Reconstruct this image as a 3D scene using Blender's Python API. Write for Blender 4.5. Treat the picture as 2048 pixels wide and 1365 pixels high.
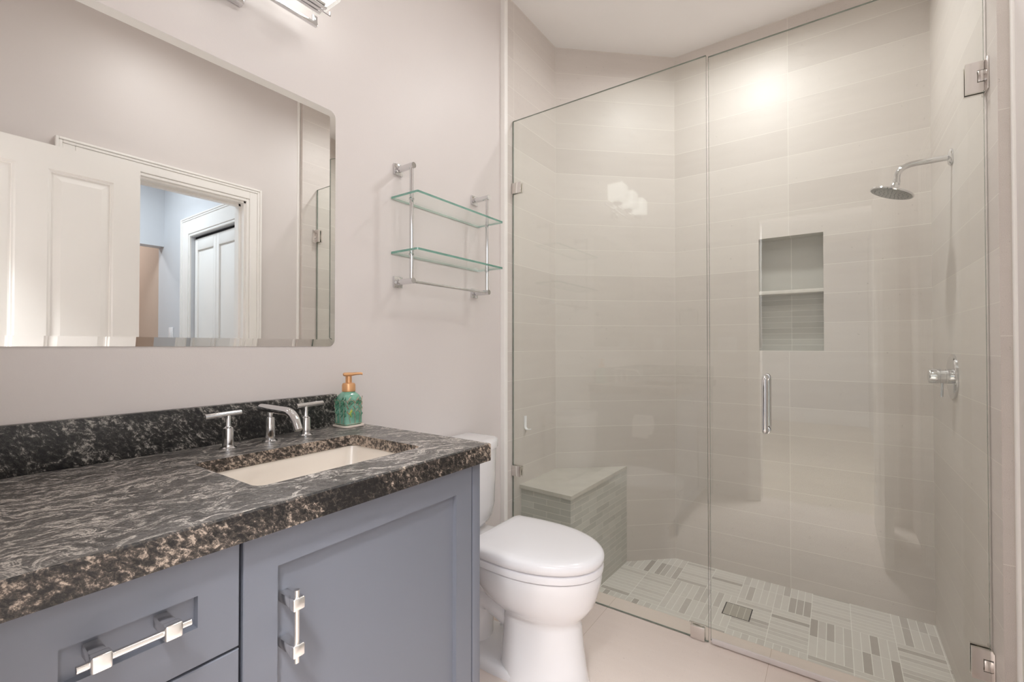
import bpy, bmesh, math, random
from mathutils import Vector, Matrix, noise as mnoise
random.seed(7)
PI = math.pi
scene = bpy.context.scene
for o in list(bpy.data.objects):
    bpy.data.objects.remove(o)
C = scene.collection

# ------------------------------------------------------------------ camera
cam_d = bpy.data.cameras.new('camera')
cam = bpy.data.objects.new('camera', cam_d)
C.objects.link(cam)
cam_d.sensor_width = 36.0
cam_d.sensor_fit = 'HORIZONTAL'
cam_d.lens = 916.2 / 2048 * 36.0
cam_d.clip_start = 0.01
cam.location = (1.31, 0.0, 1.129)
cam.rotation_euler = (math.radians(90 + 0.627), 0, math.radians(35.1))
scene.camera = cam

# ------------------------------------------------------------------ world / exposure / big lights
w = bpy.data.worlds.new('world')
scene.world = w
w.use_nodes = True
w.node_tree.nodes['Background'].inputs[0].default_value = (0.75, 0.85, 1.0, 1)
w.node_tree.nodes['Background'].inputs[1].default_value = 0.3
scene.view_settings.view_transform = 'Standard'
scene.view_settings.look = 'None'
scene.view_settings.exposure = -0.03
scene.view_settings.gamma = 1.0
scene.view_settings.use_curve_mapping = False
scene.cycles.max_bounces = 14
scene.cycles.diffuse_bounces = 6
scene.cycles.glossy_bounces = 8
scene.cycles.transparent_max_bounces = 24
scene.cycles.use_denoising = True
scene.cycles.sample_clamp_indirect = 4.0
CAN_W = 2.8           # bathroom ceiling downlight and the added fill downlight
SHOWER_W = 9.4        # shower ceiling downlight
HALL_FILL_W = 142.0         # fill light added in the unseen hall behind the camera
SIDE_W = 16.5         # fill light added in the side passage in place of daylight
SHADE_E = 1.9         # glow of the vanity-light shades


def area(name, loc, rot, size, power, col, shape='DISK', spread=180):
    d = bpy.data.lights.new(name, 'AREA')
    d.shape = shape
    d.size = size
    d.energy = power
    d.color = col
    d.spread = math.radians(spread)
    o = bpy.data.objects.new(name, d)
    o.location = loc
    o.rotation_euler = rot
    C.objects.link(o)
    return o


CAN_POS = (0.80, 1.30)
FILL_CAN_POS = (1.18, 0.95)  # extra downlight added as fill for the counter and cabinet front
SHOWER_CAN_POS = (0.97, 2.22)
ZC = 2.862
for nm, p, pw in (('bathroom_downlight_lamp', CAN_POS, CAN_W * 0.7), ('bathroom_downlight_lamp', FILL_CAN_POS, CAN_W), ('shower_downlight_lamp', SHOWER_CAN_POS, SHOWER_W)):  # the second bathroom one is added fill
    area(nm, (p[0], p[1], ZC - 0.03), (0, 0, 0), 0.13, pw, (0.98, 0.99, 1.0), spread=168)
area('hall_fill_light', (1.22, -0.46, 2.55), (0, 0, 0), 0.4, HALL_FILL_W, (0.97, 0.99, 1.0))  # added fill bouncing in through the entrance, not a known hall lamp
area('far_room_fill_light', (4.15, 0.85, 2.55), (0, 0, 0), 0.3, 11.0, (0.95, 0.97, 1.0))  # added to brighten the far room, no lamp known there
area('passage_daylight_fill', (2.75, 0.75, 2.58), (0, 0, 0), 0.5, SIDE_W, (0.84, 0.93, 1.0))  # added overhead light standing in for window daylight

# ------------------------------------------------------------------ material helpers


def srgb(r, g, b):
    f = lambda c: (c / 255 / 12.92) if c / 255 <= 0.04045 else ((c / 255 + 0.055) / 1.055) ** 2.4
    return (f(r), f(g), f(b), 1)


class NT:
    def __init__(self, name):
        self.m = bpy.data.materials.new(name)
        self.m.use_nodes = True
        self.t = self.m.node_tree
        self.b = self.t.nodes['Principled BSDF']
        self.out = self.t.nodes['Material Output']

    def n(self, typ, **kw):
        nd = self.t.nodes.new(typ)
        for k, v in kw.items():
            setattr(nd, k, v)
        return nd

    def link(self, a, b):
        self.t.links.new(a, b)

    def val(self, sock, v):
        if hasattr(v, 'is_linked') or isinstance(v, bpy.types.NodeSocket):
            self.link(v, sock)
        else:
            sock.default_value = v

    def math(self, op, a, b=None, c=None, clamp=False):
        nd = self.n('ShaderNodeMath', operation=op)
        nd.use_clamp = clamp
        self.val(nd.inputs[0], a)
        if b is not None:
            self.val(nd.inputs[1], b)
        if c is not None:
            self.val(nd.inputs[2], c)
        return nd.outputs[0]

    def mix(self, f, a, b, blend='MIX'):
        nd = self.n('ShaderNodeMix', data_type='RGBA', blend_type=blend)
        self.val(nd.inputs[0], f)
        self.val(nd.inputs[6], a)
        self.val(nd.inputs[7], b)
        return nd.outputs[2]

    def mixf(self, f, a, b):
        nd = self.n('ShaderNodeMix', data_type='FLOAT')
        self.val(nd.inputs[0], f)
        self.val(nd.inputs[2], a)
        self.val(nd.inputs[3], b)
        return nd.outputs[0]

    def noise(self, vec, scale, detail=3.0, rough=0.5, dist=0.0):
        nd = self.n('ShaderNodeTexNoise')
        nd.inputs['Scale'].default_value = scale
        nd.inputs['Detail'].default_value = detail
        nd.inputs['Roughness'].default_value = rough
        nd.inputs['Distortion'].default_value = dist
        if vec is not None:
            self.link(vec, nd.inputs['Vector'])
        return nd

    def ramp(self, fac, stops, interp='LINEAR'):
        nd = self.n('ShaderNodeValToRGB')
        nd.color_ramp.interpolation = interp
        e = nd.color_ramp.elements
        while len(e) < len(stops):
            e.new(0.5)
        for i, (p, c) in enumerate(stops):
            e[i].position = p
            e[i].color = c if len(c) == 4 else (*c, 1)
        self.link(fac, nd.inputs[0])
        return nd.outputs[0]

    def bump(self, h, strength, dist=0.001):
        nd = self.n('ShaderNodeBump')
        nd.inputs['Strength'].default_value = strength
        nd.inputs['Distance'].default_value = dist
        self.link(h, nd.inputs['Height'])
        self.link(nd.outputs[0], self.b.inputs['Normal'])

    def objco(self):
        return self.n('ShaderNodeTexCoord').outputs['Object']

    def uv(self):
        nd = self.n('ShaderNodeUVMap')
        nd.uv_map = 'UVMap'
        return nd.outputs[0]

    def scalevec(self, v, s, rot=(0, 0, 0), loc=(0, 0, 0)):
        nd = self.n('ShaderNodeMapping')
        nd.inputs['Scale'].default_value = s
        nd.inputs['Rotation'].default_value = rot
        nd.inputs['Location'].default_value = loc
        self.link(v, nd.inputs['Vector'])
        return nd.outputs[0]


def plain(name, col, rough=0.5, metal=0.0, var=0.03, nscale=8.0, coat=0.0, spec=0.5):
    k = NT(name)
    co = k.objco()
    nz = k.noise(co, nscale, 3)
    c2 = tuple(min(1, c * (1 + var)) for c in col[:3]) + (1,)
    c1 = tuple(c * (1 - var) for c in col[:3]) + (1,)
    k.link(k.ramp(nz.outputs[0], [(0.3, c1), (0.7, c2)]), k.b.inputs['Base Color'])
    k.b.inputs['Roughness'].default_value = rough
    k.b.inputs['Metallic'].default_value = metal
    k.b.inputs['Coat Weight'].default_value = coat
    k.b.inputs['Specular IOR Level'].default_value = spec
    return k


def paint(name, col, rough=0.45, bump=0.12):
    k = plain(name, col, rough, 0, 0.012, 3.0)
    nz = k.noise(k.objco(), 260, 2)
    k.bump(nz.outputs[0], bump, 0.0006)
    return k.m


def emit_mat(name, col, strength):
    k = NT(name)
    k.b.inputs['Base Color'].default_value = (0.9, 0.9, 0.9, 1)
    lw = k.n('ShaderNodeTexCoord')
    nz = k.noise(lw.outputs['Object'], 4.0, 1)
    c = k.ramp(nz.outputs[0], [(0.2, tuple(x * 0.96 for x in col[:3]) + (1,)), (0.8, col)])
    k.link(c, k.b.inputs['Emission Color'])
    k.b.inputs['Emission Strength'].default_value = strength
    k.b.inputs['Roughness'].default_value = 0.3
    return k.m


def tile_mat(name, ca, cb, tw, th, ou=0.0, ov=0.0, gw=0.0021, grout=srgb(234, 229, 222), running=0.0, var=0.5,
             rough=0.42, speck=0.5, warm=None):
    """stone tile laid in a grid given in wall metres (UV)"""
    k = NT(name)
    uv = k.uv()
    sp = k.n('ShaderNodeSeparateXYZ')
    k.link(uv, sp.inputs[0])
    u = k.math('DIVIDE', k.math('SUBTRACT', sp.outputs[0], ou), tw)
    v = k.math('DIVIDE', k.math('SUBTRACT', sp.outputs[1], ov), th)
    row = k.math('FLOOR', v)
    u2 = k.math('ADD', u, k.math('MULTIPLY', row, running))
    col = k.math('FLOOR', u2)
    fu, fv = k.math('SUBTRACT', u2, col), k.math('SUBTRACT', v, row)
    du = k.math('MULTIPLY', k.math('MINIMUM', fu, k.math('SUBTRACT', 1.0, fu)), tw)
    dv = k.math('MULTIPLY', k.math('MINIMUM', fv, k.math('SUBTRACT', 1.0, fv)), th)
    d = k.math('MINIMUM', du, dv)
    gm = k.math('LESS_THAN', d, gw / 2)
    cv = k.n('ShaderNodeCombineXYZ')
    k.link(col, cv.inputs[0]); k.link(row, cv.inputs[1])
    wn = k.n('ShaderNodeTexWhiteNoise', noise_dimensions='3D')
    k.link(cv.outputs[0], wn.inputs['Vector'])
    rnd = wn.outputs['Value']
    off = k.n('ShaderNodeVectorMath', operation='MULTIPLY_ADD')
    k.link(cv.outputs[0], off.inputs[0]); off.inputs[1].default_value = (3.7, 5.1, 0); k.link(uv, off.inputs[2])
    streak = k.noise(k.scalevec(off.outputs[0], (1.3, 9, 1)), 3.0, 4, 0.6)
    f = k.math('ADD', k.math('MULTIPLY', k.math('SUBTRACT', rnd, 0.5), var),
               k.math('MULTIPLY', k.math('SUBTRACT', streak.outputs[0], 0.5), 0.55))
    base = k.ramp(k.math('ADD', f, 0.5, clamp=True), [(0.1, ca), (0.9, cb)])
    grain = k.noise(uv, 520, 2, 0.7)
    base = k.mix(0.35 * speck, base, k.ramp(grain.outputs[0], [(0.35, (0.35, 0.33, 0.3, 1)), (0.65, (1, 1, 1, 1))]), 'MULTIPLY')
    pore = k.noise(off.outputs[0], 95, 3, 0.6, 1.5)
    pm = k.math('MULTIPLY', k.math('LESS_THAN', pore.outputs[0], 0.305), 0.55 * speck)
    base = k.mix(pm, base, srgb(96, 88, 80))
    colr = k.mix(gm, base, grout)
    k.link(colr, k.b.inputs['Base Color'])
    k.link(k.mixf(gm, rough, 0.85), k.b.inputs['Roughness'])
    k.b.inputs['Specular IOR Level'].default_value = 0.35
    h = k.math('SUBTRACT', 1.0, gm)
    k.bump(h, 0.25, 0.0008)
    return k.m


def basket_mat(name, ca, cb, grout, ou, ov, S=0.304, N=10, flip=0):
    """12 inch sheets of strips, the direction turning from sheet to sheet"""
    k = NT(name)
    uv = k.uv()
    sp = k.n('ShaderNodeSeparateXYZ')
    k.link(uv, sp.inputs[0])
    u = k.math('DIVIDE', k.math('SUBTRACT', sp.outputs[0], ou), S)
    v = k.math('DIVIDE', k.math('SUBTRACT', sp.outputs[1], ov), S)
    cu, cv_ = k.math('FLOOR', u), k.math('FLOOR', v)
    fu, fv = k.math('SUBTRACT', u, cu), k.math('SUBTRACT', v, cv_)
    par = k.math('FLOORED_MODULO', k.math('ADD', k.math('ADD', cu, cv_), float(flip)), 2.0)
    # along the strips / across the strips
    al = k.mixf(par, fu, fv)
    ac = k.mixf(par, fv, fu)
    a2, c2 = k.math('MULTIPLY', al, 2.0), k.math('MULTIPLY', ac, float(N))
    ia, ic = k.math('FLOOR', a2), k.math('FLOOR', c2)
    fa, fc = k.math('SUBTRACT', a2, ia), k.math('SUBTRACT', c2, ic)
    da = k.math('MULTIPLY', k.math('MINIMUM', fa, k.math('SUBTRACT', 1.0, fa)), S / 2)
    dc = k.math('MULTIPLY', k.math('MINIMUM', fc, k.math('SUBTRACT', 1.0, fc)), S / N)
    gm = k.math('LESS_THAN', k.math('MINIMUM', da, dc), 0.0014)
    idv = k.n('ShaderNodeCombineXYZ')
    k.link(k.math('ADD', k.math('MULTIPLY', cu, 7.0), ia), idv.inputs[0])
    k.link(k.math('ADD', k.math('MULTIPLY', cv_, 17.0), ic), idv.inputs[1])
    k.link(par, idv.inputs[2])
    wn = k.n('ShaderNodeTexWhiteNoise', noise_dimensions='3D')
    k.link(idv.outputs[0], wn.inputs['Vector'])
    nz = k.noise(k.scalevec(uv, (1, 1, 1)), 40, 3)
    f = k.math('ADD', k.math('POWER', wn.outputs['Value'], 4.0), k.math('MULTIPLY', k.math('SUBTRACT', nz.outputs[0], 0.5), 0.35), clamp=True)
    base = k.ramp(f, [(0.0, ca), (1.0, cb)])
    k.link(k.mix(gm, base, grout), k.b.inputs['Base Color'])
    k.b.inputs['Roughness'].default_value = 0.5
    k.b.inputs['Specular IOR Level'].default_value = 0.35
    k.bump(k.math('SUBTRACT', 1.0, gm), 0.3, 0.0008)
    return k.m


def granite_mat(name, dark, mid, light, flow=(7, 1.6, 7), rot=(0, 0, 0), grain=70.0, vein_w=5.0, amt=0.0, g_amt=0.9, v_amt=0.55, big_amt=0.8, rough=0.38, bump=0.6):
    """leathered stone: flowing mineral streaks broken up by coarse and fine grains"""
    k = NT(name)
    co = k.objco()
    warp = k.noise(co, 2.3, 4, 0.6)
    add = k.n('ShaderNodeVectorMath', operation='MULTIPLY_ADD')
    k.link(warp.outputs['Color'], add.inputs[0]); add.inputs[1].default_value = (0.42, 0.42, 0.42); k.link(co, add.inputs[2])
    m = k.scalevec(k.scalevec(add.outputs[0], (1, 1, 1), rot), flow)
    big = k.noise(co, 2.6, 3, 0.5)
    st = k.noise(m, 1.6, 9, 0.72, 0.5)
    ridge = k.math('SUBTRACT', 1.0, k.math('MULTIPLY', k.math('ABSOLUTE', k.math('SUBTRACT', st.outputs[0], 0.5)), vein_w * 2), clamp=True)
    st2 = k.noise(m, 5.5, 8, 0.75, 0.9)
    gr = k.noise(k.scalevec(k.scalevec(co, (1, 1, 1), rot), (1, 0.6, 1)), grain, 4, 0.68, 0.5)
    fine = k.noise(co, 420, 2, 0.7)
    f = k.math('MULTIPLY', k.math('SUBTRACT', big.outputs[0], 0.5), big_amt)
    f = k.math('ADD', f, k.math('MULTIPLY', k.math('POWER', ridge, 2.0), v_amt * 0.45))
    f = k.math('ADD', f, k.math('MULTIPLY', k.math('SUBTRACT', st2.outputs[0], 0.5), v_amt))
    f = k.math('ADD', f, k.math('MULTIPLY', k.math('SUBTRACT', gr.outputs[0], 0.5), g_amt))
    f = k.math('ADD', f, k.math('MULTIPLY', k.math('SUBTRACT', fine.outputs[0], 0.5), 0.5))
    f = k.math('ADD', f, 0.42 + amt, clamp=True)
    c = k.ramp(f, [(0.22, dark), (0.50, mid), (0.80, light)])
    k.link(c, k.b.inputs['Base Color'])
    k.b.inputs['Roughness'].default_value = rough
    h = k.math('ADD', k.math('MULTIPLY', fine.outputs[0], 0.35), k.math('ADD', gr.outputs[0], k.math('MULTIPLY', big.outputs[0], 1.5)))
    k.bump(h, bump, 0.0016)
    return k.m


def glass_mat(name, tint, f0=0.04):
    """thin clear pane: lets light straight through, mirrors a little more at grazing angles"""
    k = NT(name)
    tr = k.n('ShaderNodeBsdfTransparent')
    tr.inputs[0].default_value = tint
    gl = k.n('ShaderNodeBsdfGlossy')
    gl.inputs['Roughness'].default_value = 0.0
    nz = k.noise(k.objco(), 2.0, 1)
    k.link(k.ramp(nz.outputs[0], [(0, (0.97, 1, 0.98, 1)), (1, (1, 1, 1, 1))]), gl.inputs[0])
    lw = k.n('ShaderNodeLayerWeight')
    lw.inputs[0].default_value = 0.5
    fr = k.math('ADD', f0, k.math('MULTIPLY', k.math('POWER', lw.outputs['Facing'], 5.0), 1 - f0))
    mx = k.n('ShaderNodeMixShader')
    k.link(fr, mx.inputs[0]); k.link(tr.outputs[0], mx.inputs[1]); k.link(gl.outputs[0], mx.inputs[2])
    k.link(mx.outputs[0], k.out.inputs['Surface'])
    return k.m


# ------------------------------------------------------------------ materials
M = {}
M['plaster'] = paint('wall_plaster', srgb(224, 217, 214), 0.45, 0.25)
M['ceiling'] = paint('ceiling_paint', srgb(247, 245, 243), 0.7, 0.05)
M['white_paint'] = paint('white_trim_paint', srgb(250, 247, 243), 0.35, 0.02)
M['hall_paint'] = paint('hall_wall_paint', srgb(214, 216, 220), 0.6, 0.05)
M['warm_paint'] = paint('warm_wall_paint', srgb(205, 184, 168), 0.6, 0.05)
M['cabinet'] = paint('blue_grey_cabinet_paint', srgb(112, 115, 125), 0.42, 0.015)
M['dark'] = plain('dark_gap', srgb(22, 24, 30), 0.8).m
M['chrome'] = plain('chrome', (0.74, 0.74, 0.75, 1), 0.06, 1.0, 0.01).m
M['steel'] = plain('polished_nickel', (0.80, 0.77, 0.75, 1), 0.12, 1.0, 0.02).m
M['satin'] = plain('satin_nickel_pull', (0.88, 0.86, 0.84, 1), 0.22, 1.0, 0.02).m
M['ceramic'] = plain('white_vitreous_china', srgb(240, 238, 240), 0.08, 0, 0.005, 3, coat=0.6).m
M['seat'] = plain('white_seat_plastic', srgb(242, 240, 243), 0.2, 0, 0.004, 3).m
M['basin'] = plain('biscuit_white_basin', srgb(244, 235, 224), 0.12, 0, 0.01, 3, coat=0.5).m
M['white_plastic'] = plain('white_plastic', srgb(244, 244, 246), 0.35, 0, 0.01).m
M['paper'] = plain('tissue_paper', srgb(243, 240, 240), 0.95, 0, 0.03, 60).m
M['copper'] = plain('brushed_copper_pump', srgb(224, 172, 124), 0.34, 0.45, 0.04, 30).m
M['tray'] = plain('glazed_white_tray', srgb(236, 222, 212), 0.25, 0, 0.02).m
M['sweep'] = plain('clear_vinyl_sweep', srgb(232, 224, 222), 0.25, 0, 0.02).m
M['grate'] = plain('dark_slot', srgb(30, 30, 28), 0.7).m
TA, TB = srgb(214, 206, 200), srgb(229, 222, 216)
M['tile_back'] = tile_mat('limestone_tile_rear', TA, TB, 0.584, 0.1465, 0.535, 0.955)
M['tile_side'] = tile_mat('limestone_tile_side', TA, TB, 0.61, 0.1465, 1.88, 0.955, running=0.0)
M['tile_corner'] = tile_mat('limestone_tile_corner', TA, TB, 0.728, 0.1465, 0.0, 0.955)
M['tile_right'] = tile_mat('limestone_tile_right', TA, TB, 1.2, 0.1465, 2.795, 0.955)
M['tile_return'] = tile_mat('limestone_tile_return', TA, TB, 0.3, 0.61, 0.2, 1.766 - 0.61 * 3)
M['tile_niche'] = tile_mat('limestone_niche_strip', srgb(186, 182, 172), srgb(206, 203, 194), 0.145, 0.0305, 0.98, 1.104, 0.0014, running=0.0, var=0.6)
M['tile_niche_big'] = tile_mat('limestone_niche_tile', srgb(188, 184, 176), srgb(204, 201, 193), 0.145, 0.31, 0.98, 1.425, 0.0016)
M['strip'] = tile_mat('bench_strip_mosaic', srgb(190, 189, 182), srgb(216, 214, 207), 0.152, 0.0305, 0.0, 0.407, 0.0018, running=0.5, var=0.55, speck=0.3)
M['basket'] = basket_mat('shower_floor_basket_mosaic', srgb(226, 222, 216), srgb(182, 175, 168), srgb(246, 244, 239), 0.606, 2.236, flip=1)
M['sill'] = tile_mat('floor_limestone', srgb(230, 215, 206), srgb(239, 226, 218), 0.61, 0.61, 0.503, 1.963, 0.0016, grout=srgb(200, 182, 168), rough=0.45, speck=0.35)
M['slab_stone'] = plain('bench_stone', srgb(206, 201, 192), 0.4, 0, 0.05, 14).m
M['niche_shelf'] = plain('pale_stone_edge', srgb(222, 217, 209), 0.4, 0, 0.05, 40).m
M['wood'] = plain('hall_floor_board', srgb(205, 192, 176), 0.5, 0, 0.08, 6).m
M['granite_top'] = granite_mat('leathered_granite_face', srgb(58, 55, 54), srgb(104, 100, 97), srgb(206, 198, 190), (11, 2.2, 11), (0, 0, 0.2), 150, 9.0, 0.0, 0.8, 0.8, 0.5, 0.34, 0.5)
M['granite_edge'] = granite_mat('leathered_granite_edge', srgb(22, 20, 20), srgb(74, 66, 60), srgb(192, 174, 158), (5, 4, 5), (0.7, 0, 0), 140, 5.0, 0.0, 1.8, 0.4, 1.2, 0.34, 0.8)
M['granite_back'] = granite_mat('leathered_granite_splash', srgb(18, 18, 19), srgb(60, 58, 56), srgb(178, 172, 164), (9, 3.5, 9), (0.8, 0, 0), 150, 7.0, -0.03, 1.5, 0.6, 1.0, 0.3, 0.8)
M['glass'] = glass_mat('shower_glass', (0.976, 0.988, 0.975, 1))
M['shelf_glass'] = glass_mat('shelf_glass', (0.975, 0.99, 0.982, 1))
k = NT('glass_edge_green')
nz = k.noise(k.objco(), 30, 2)
k.link(k.ramp(nz.outputs[0], [(0, srgb(96, 150, 136)), (1, srgb(122, 176, 160))]), k.b.inputs['Base Color'])
k.b.inputs['Roughness'].default_value = 0.08
k.b.inputs['Transmission Weight'].default_value = 0.45
k.b.inputs['IOR'].default_value = 1.5
M['glass_edge'] = k.m
k = NT('pane_edge_dark')
nz = k.noise(k.objco(), 30, 2)
k.link(k.ramp(nz.outputs[0], [(0, srgb(96, 104, 96)), (1, srgb(150, 158, 148))]), k.b.inputs['Base Color'])
k.b.inputs['Roughness'].default_value = 0.1
M['pane_edge'] = k.m
k = NT('mirror_silver')
nz = k.noise(k.objco(), 3, 1)
k.link(k.ramp(nz.outputs[0], [(0, (0.92, 0.925, 0.915, 1)), (1, (0.94, 0.945, 0.935, 1))]), k.b.inputs['Base Color'])
k.b.inputs['Metallic'].default_value = 1
k.b.inputs['Roughness'].default_value = 0.0
M['mirror'] = k.m
M['shade'] = emit_mat('glowing_opal_glass', (1, 0.985, 0.97, 1), SHADE_E)
M['lens'] = emit_mat('downlight_lens', (1, 0.95, 0.88, 1), 12.0)
k = NT('green_painted_bottle')
nz = k.noise(k.objco(), 45, 2)
k.link(k.ramp(nz.outputs[0], [(0.3, srgb(92, 150, 126)), (0.7, srgb(140, 190, 172))]), k.b.inputs['Base Color'])
k.b.inputs['Roughness'].default_value = 0.18
k.b.inputs['Coat Weight'].default_value = 0.5
M['bottle'] = k.m
M['leaf_green'] = plain('raised_leaf_green', srgb(66, 124, 96), 0.3, 0, 0.15, 90).m
M['leaf_wire'] = plain('raised_pewter_stem', srgb(186, 172, 154), 0.35, 0.6, 0.1, 90).m
M['bird'] = plain('raised_lime_motif', srgb(176, 190, 70), 0.4, 0, 0.2, 200).m
M['grey_panel'] = plain('brushed_shower_nozzle_face', srgb(150, 152, 150), 0.3, 0.6, 0.1, 300).m

# ------------------------------------------------------------------ mesh helpers


def box(bm, x0, x1, y0, y1, z0, z1, mi=0):
    vs = [bm.verts.new((x, y, z)) for x in (x0, x1) for y in (y0, y1) for z in (z0, z1)]
    fs = [(0, 1, 3, 2), (4, 6, 7, 5), (0, 4, 5, 1), (2, 3, 7, 6), (0, 2, 6, 4), (1, 5, 7, 3)]
    r = []
    for f in fs:
        g = bm.faces.new([vs[i] for i in f])
        g.material_index = mi
        r.append(g)
    return r


def bbox(bm, x0, x1, y0, y1, z0, z1, r=0.002, seg=2, mi=0):
    """box with rounded edges"""
    fs = box(bm, x0, x1, y0, y1, z0, z1, mi)
    es = list({e for f in fs for e in f.edges})
    r = min(r, abs(x1 - x0) * .49, abs(y1 - y0) * .49, abs(z1 - z0) * .49)
    res = bmesh.ops.bevel(bm, geom=es, offset=r, segments=seg, affect='EDGES', profile=0.5)
    for f in res['faces']:
        f.material_index = mi
    return res


def frame_of(d):
    d = Vector(d).normalized()
    a = Vector((0, 0, 1)) if abs(d.z) < 0.9 else Vector((1, 0, 0))
    u = d.cross(a).normalized()
    return d, u, d.cross(u).normalized()


def rings(bm, rs, close=True, cap=True, mi=0):
    """loft a list of vertex-coordinate rings"""
    vr = [[bm.verts.new(p) for p in r] for r in rs]
    n = len(vr[0])
    for a, b in zip(vr[:-1], vr[1:]):
        for i in range(n if close else n - 1):
            j = (i + 1) % n
            f = bm.faces.new((a[i], a[j], b[j], b[i]))
            f.material_index = mi
    if cap:
        for r in (vr[0][::-1], vr[-1]):
            f = bm.faces.new(r)
            f.material_index = mi
    return vr


def tube(bm, pts, r, n=16, mi=0, cap=True):
    pts = [Vector(p) for p in pts]
    rr = r if isinstance(r, (list, tuple)) else [r] * len(pts)
    t0, u, v = frame_of(pts[1] - pts[0])
    out = []
    for i, p in enumerate(pts):
        if i == 0:
            t = pts[1] - pts[0]
        elif i == len(pts) - 1:
            t = pts[-1] - pts[-2]
        else:
            t = (pts[i + 1] - pts[i]).normalized() + (pts[i] - pts[i - 1]).normalized()
        t.normalize()
        u = (u - t * u.dot(t)).normalized()
        v = t.cross(u)
        out.append([p + (u * math.cos(2 * PI * k / n) + v * math.sin(2 * PI * k / n)) * rr[i] for k in range(n)])
    rings(bm, out, mi=mi, cap=cap)


def lathe(bm, base, axis, prof, n=28, mi=0):
    """prof: list of (distance along the axis, radius)"""
    d, u, v = frame_of(axis)
    b = Vector(base)
    out = [[b + d * h + (u * math.cos(2 * PI * k / n) + v * math.sin(2 * PI * k / n)) * max(r, 1e-5) for k in range(n)] for h, r in prof]
    rings(bm, out, mi=mi)


def prism(bm, poly, z0, z1, mi=0):
    rings(bm, [[(x, y, z0) for x, y in poly], [(x, y, z1) for x, y in poly]], mi=mi)


def arc(p0, p1, p2, n=8):
    """quadratic bend"""
    p0, p1, p2 = Vector(p0), Vector(p1), Vector(p2)
    return [p0 * (1 - t) ** 2 + p1 * 2 * t * (1 - t) + p2 * t * t for t in [i / n for i in range(n + 1)]]


def rrect(x0, x1, y0, y1, r, n=5):
    out = []
    for cx, cy, a in ((x1 - r, y1 - r, 0), (x0 + r, y1 - r, 90), (x0 + r, y0 + r, 180), (x1 - r, y0 + r, 270)):
        for i in range(n + 1):
            t = math.radians(a + 90 * i / n)
            out.append((cx + r * math.cos(t), cy + r * math.sin(t)))
    return out


def base_of(o):
    v = Vector((0, 0, 0))
    while o is not None:
        v += o.location
        o = o.parent
    return v


def obj(name, bm, mats, parent=None, smooth=True, label=None, angle=35):
    """bm holds world coordinates; one mesh object is linked, relative to its parent"""
    bmesh.ops.recalc_face_normals(bm, faces=bm.faces[:])
    if parent is not None:
        bmesh.ops.translate(bm, verts=bm.verts[:], vec=-base_of(parent))
    me = bpy.data.meshes.new(name)
    bm.to_mesh(me)
    bm.free()
    for m in (mats if isinstance(mats, (list, tuple)) else [mats]):
        me.materials.append(M[m] if isinstance(m, str) else m)
    if smooth:
        for p in me.polygons:
            p.use_smooth = True
        me.set_sharp_from_angle(angle=math.radians(angle))
    o = bpy.data.objects.new(name, me)
    C.objects.link(o)
    if parent is not None:
        o.parent = parent
    if label:
        o['label'] = label
    return o


def tag(o, label, cat, group=None):
    o['label'] = label
    o['category'] = cat
    if group:
        o['group'] = group
    return o


def thing(name, label, cat, loc=(0, 0, 0), group=None):
    o = bpy.data.objects.new(name, None)
    o.empty_display_size = 0.05
    C.objects.link(o)
    o.location = loc
    return tag(o, label, cat, group)


def struct(name, bm, mats, label, cat='room', parent=None, smooth=False):
    o = obj(name, bm, mats, parent, smooth)
    if parent is None:
        o['kind'] = 'structure'
        o['label'] = label
        o['category'] = cat
    return o


def B():
    return bmesh.new()


def uvlay(bm):
    return bm.loops.layers.uv.get('UVMap') or bm.loops.layers.uv.new('UVMap')


def quv(bm, pts, uvs, mi=0):
    """one wall quad with metre UVs"""
    lay = uvlay(bm)
    vs = [bm.verts.new(p) for p in pts]
    f = bm.faces.new(vs)
    f.material_index = mi
    for l, q in zip(f.loops, uvs):
        l[lay].uv = q
    return f


def autouv(bm, along):
    """metre UVs: u by the given horizontal function, v = z (or y on level faces)"""
    lay = uvlay(bm)
    for f in bm.faces:
        f.normal_update()
        for l in f.loops:
            c = l.vert.co
            if abs(f.normal.z) > 0.7:
                l[lay].uv = (c.x, c.y)
            else:
                l[lay].uv = (along(c, f.normal), c.z)


def along_xy(c, n):
    return c.x if abs(n.y) > abs(n.x) else c.y


# ------------------------------------------------------------------ room data
XP = -0.022      # plaster face behind the vanity
XT = 0.0         # tiled face of the shower's left wall
XR = 1.676       # tiled face of the shower's right wall
XPR = 1.704      # plaster face of the right wall
YE = -0.04       # end wall with the entrance
YB = 2.795       # shower rear wall
ZS = -0.131      # shower floor
YG = 1.865       # glass plane
YSILL = 1.963

# ------------------------------------------------------------------ setting: floors, walls, ceiling
bm = B()
box(bm, -0.12, 1.80, -0.16, YSILL, -0.23, 0.0)
autouv(bm, along_xy)
struct('floor', bm, 'sill', 'beige limestone bathroom floor under the toilet', 'floor')

bm = B()
box(bm, -0.12, 1.80, YSILL + 0.001, YB + 0.1, -0.25, ZS)
autouv(bm, along_xy)
struct('floor_shower', bm, 'basket', 'sunken shower floor of grey strip mosaic', 'floor')

bm = B()
box(bm, -0.25, 1.95, -0.16, YB + 0.2, ZC, ZC + 0.1)
struct('ceiling', bm, 'ceiling', 'white painted bathroom ceiling', 'ceiling')

bm = B()
box(bm, XP - 0.1, XP, -0.16, 1.796, -0.23, ZC)
struct('wall_left', bm, 'plaster', 'pale plaster wall behind mirror and vanity', 'wall')

bm = B()
box(bm, XT - 0.122, XT, 1.8245, 2.31, -0.25, ZC)
autouv(bm, along_xy)
struct('wall_shower_left', bm, 'tile_side', 'narrow limestone tiled wall at left of the shower', 'wall')

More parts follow.
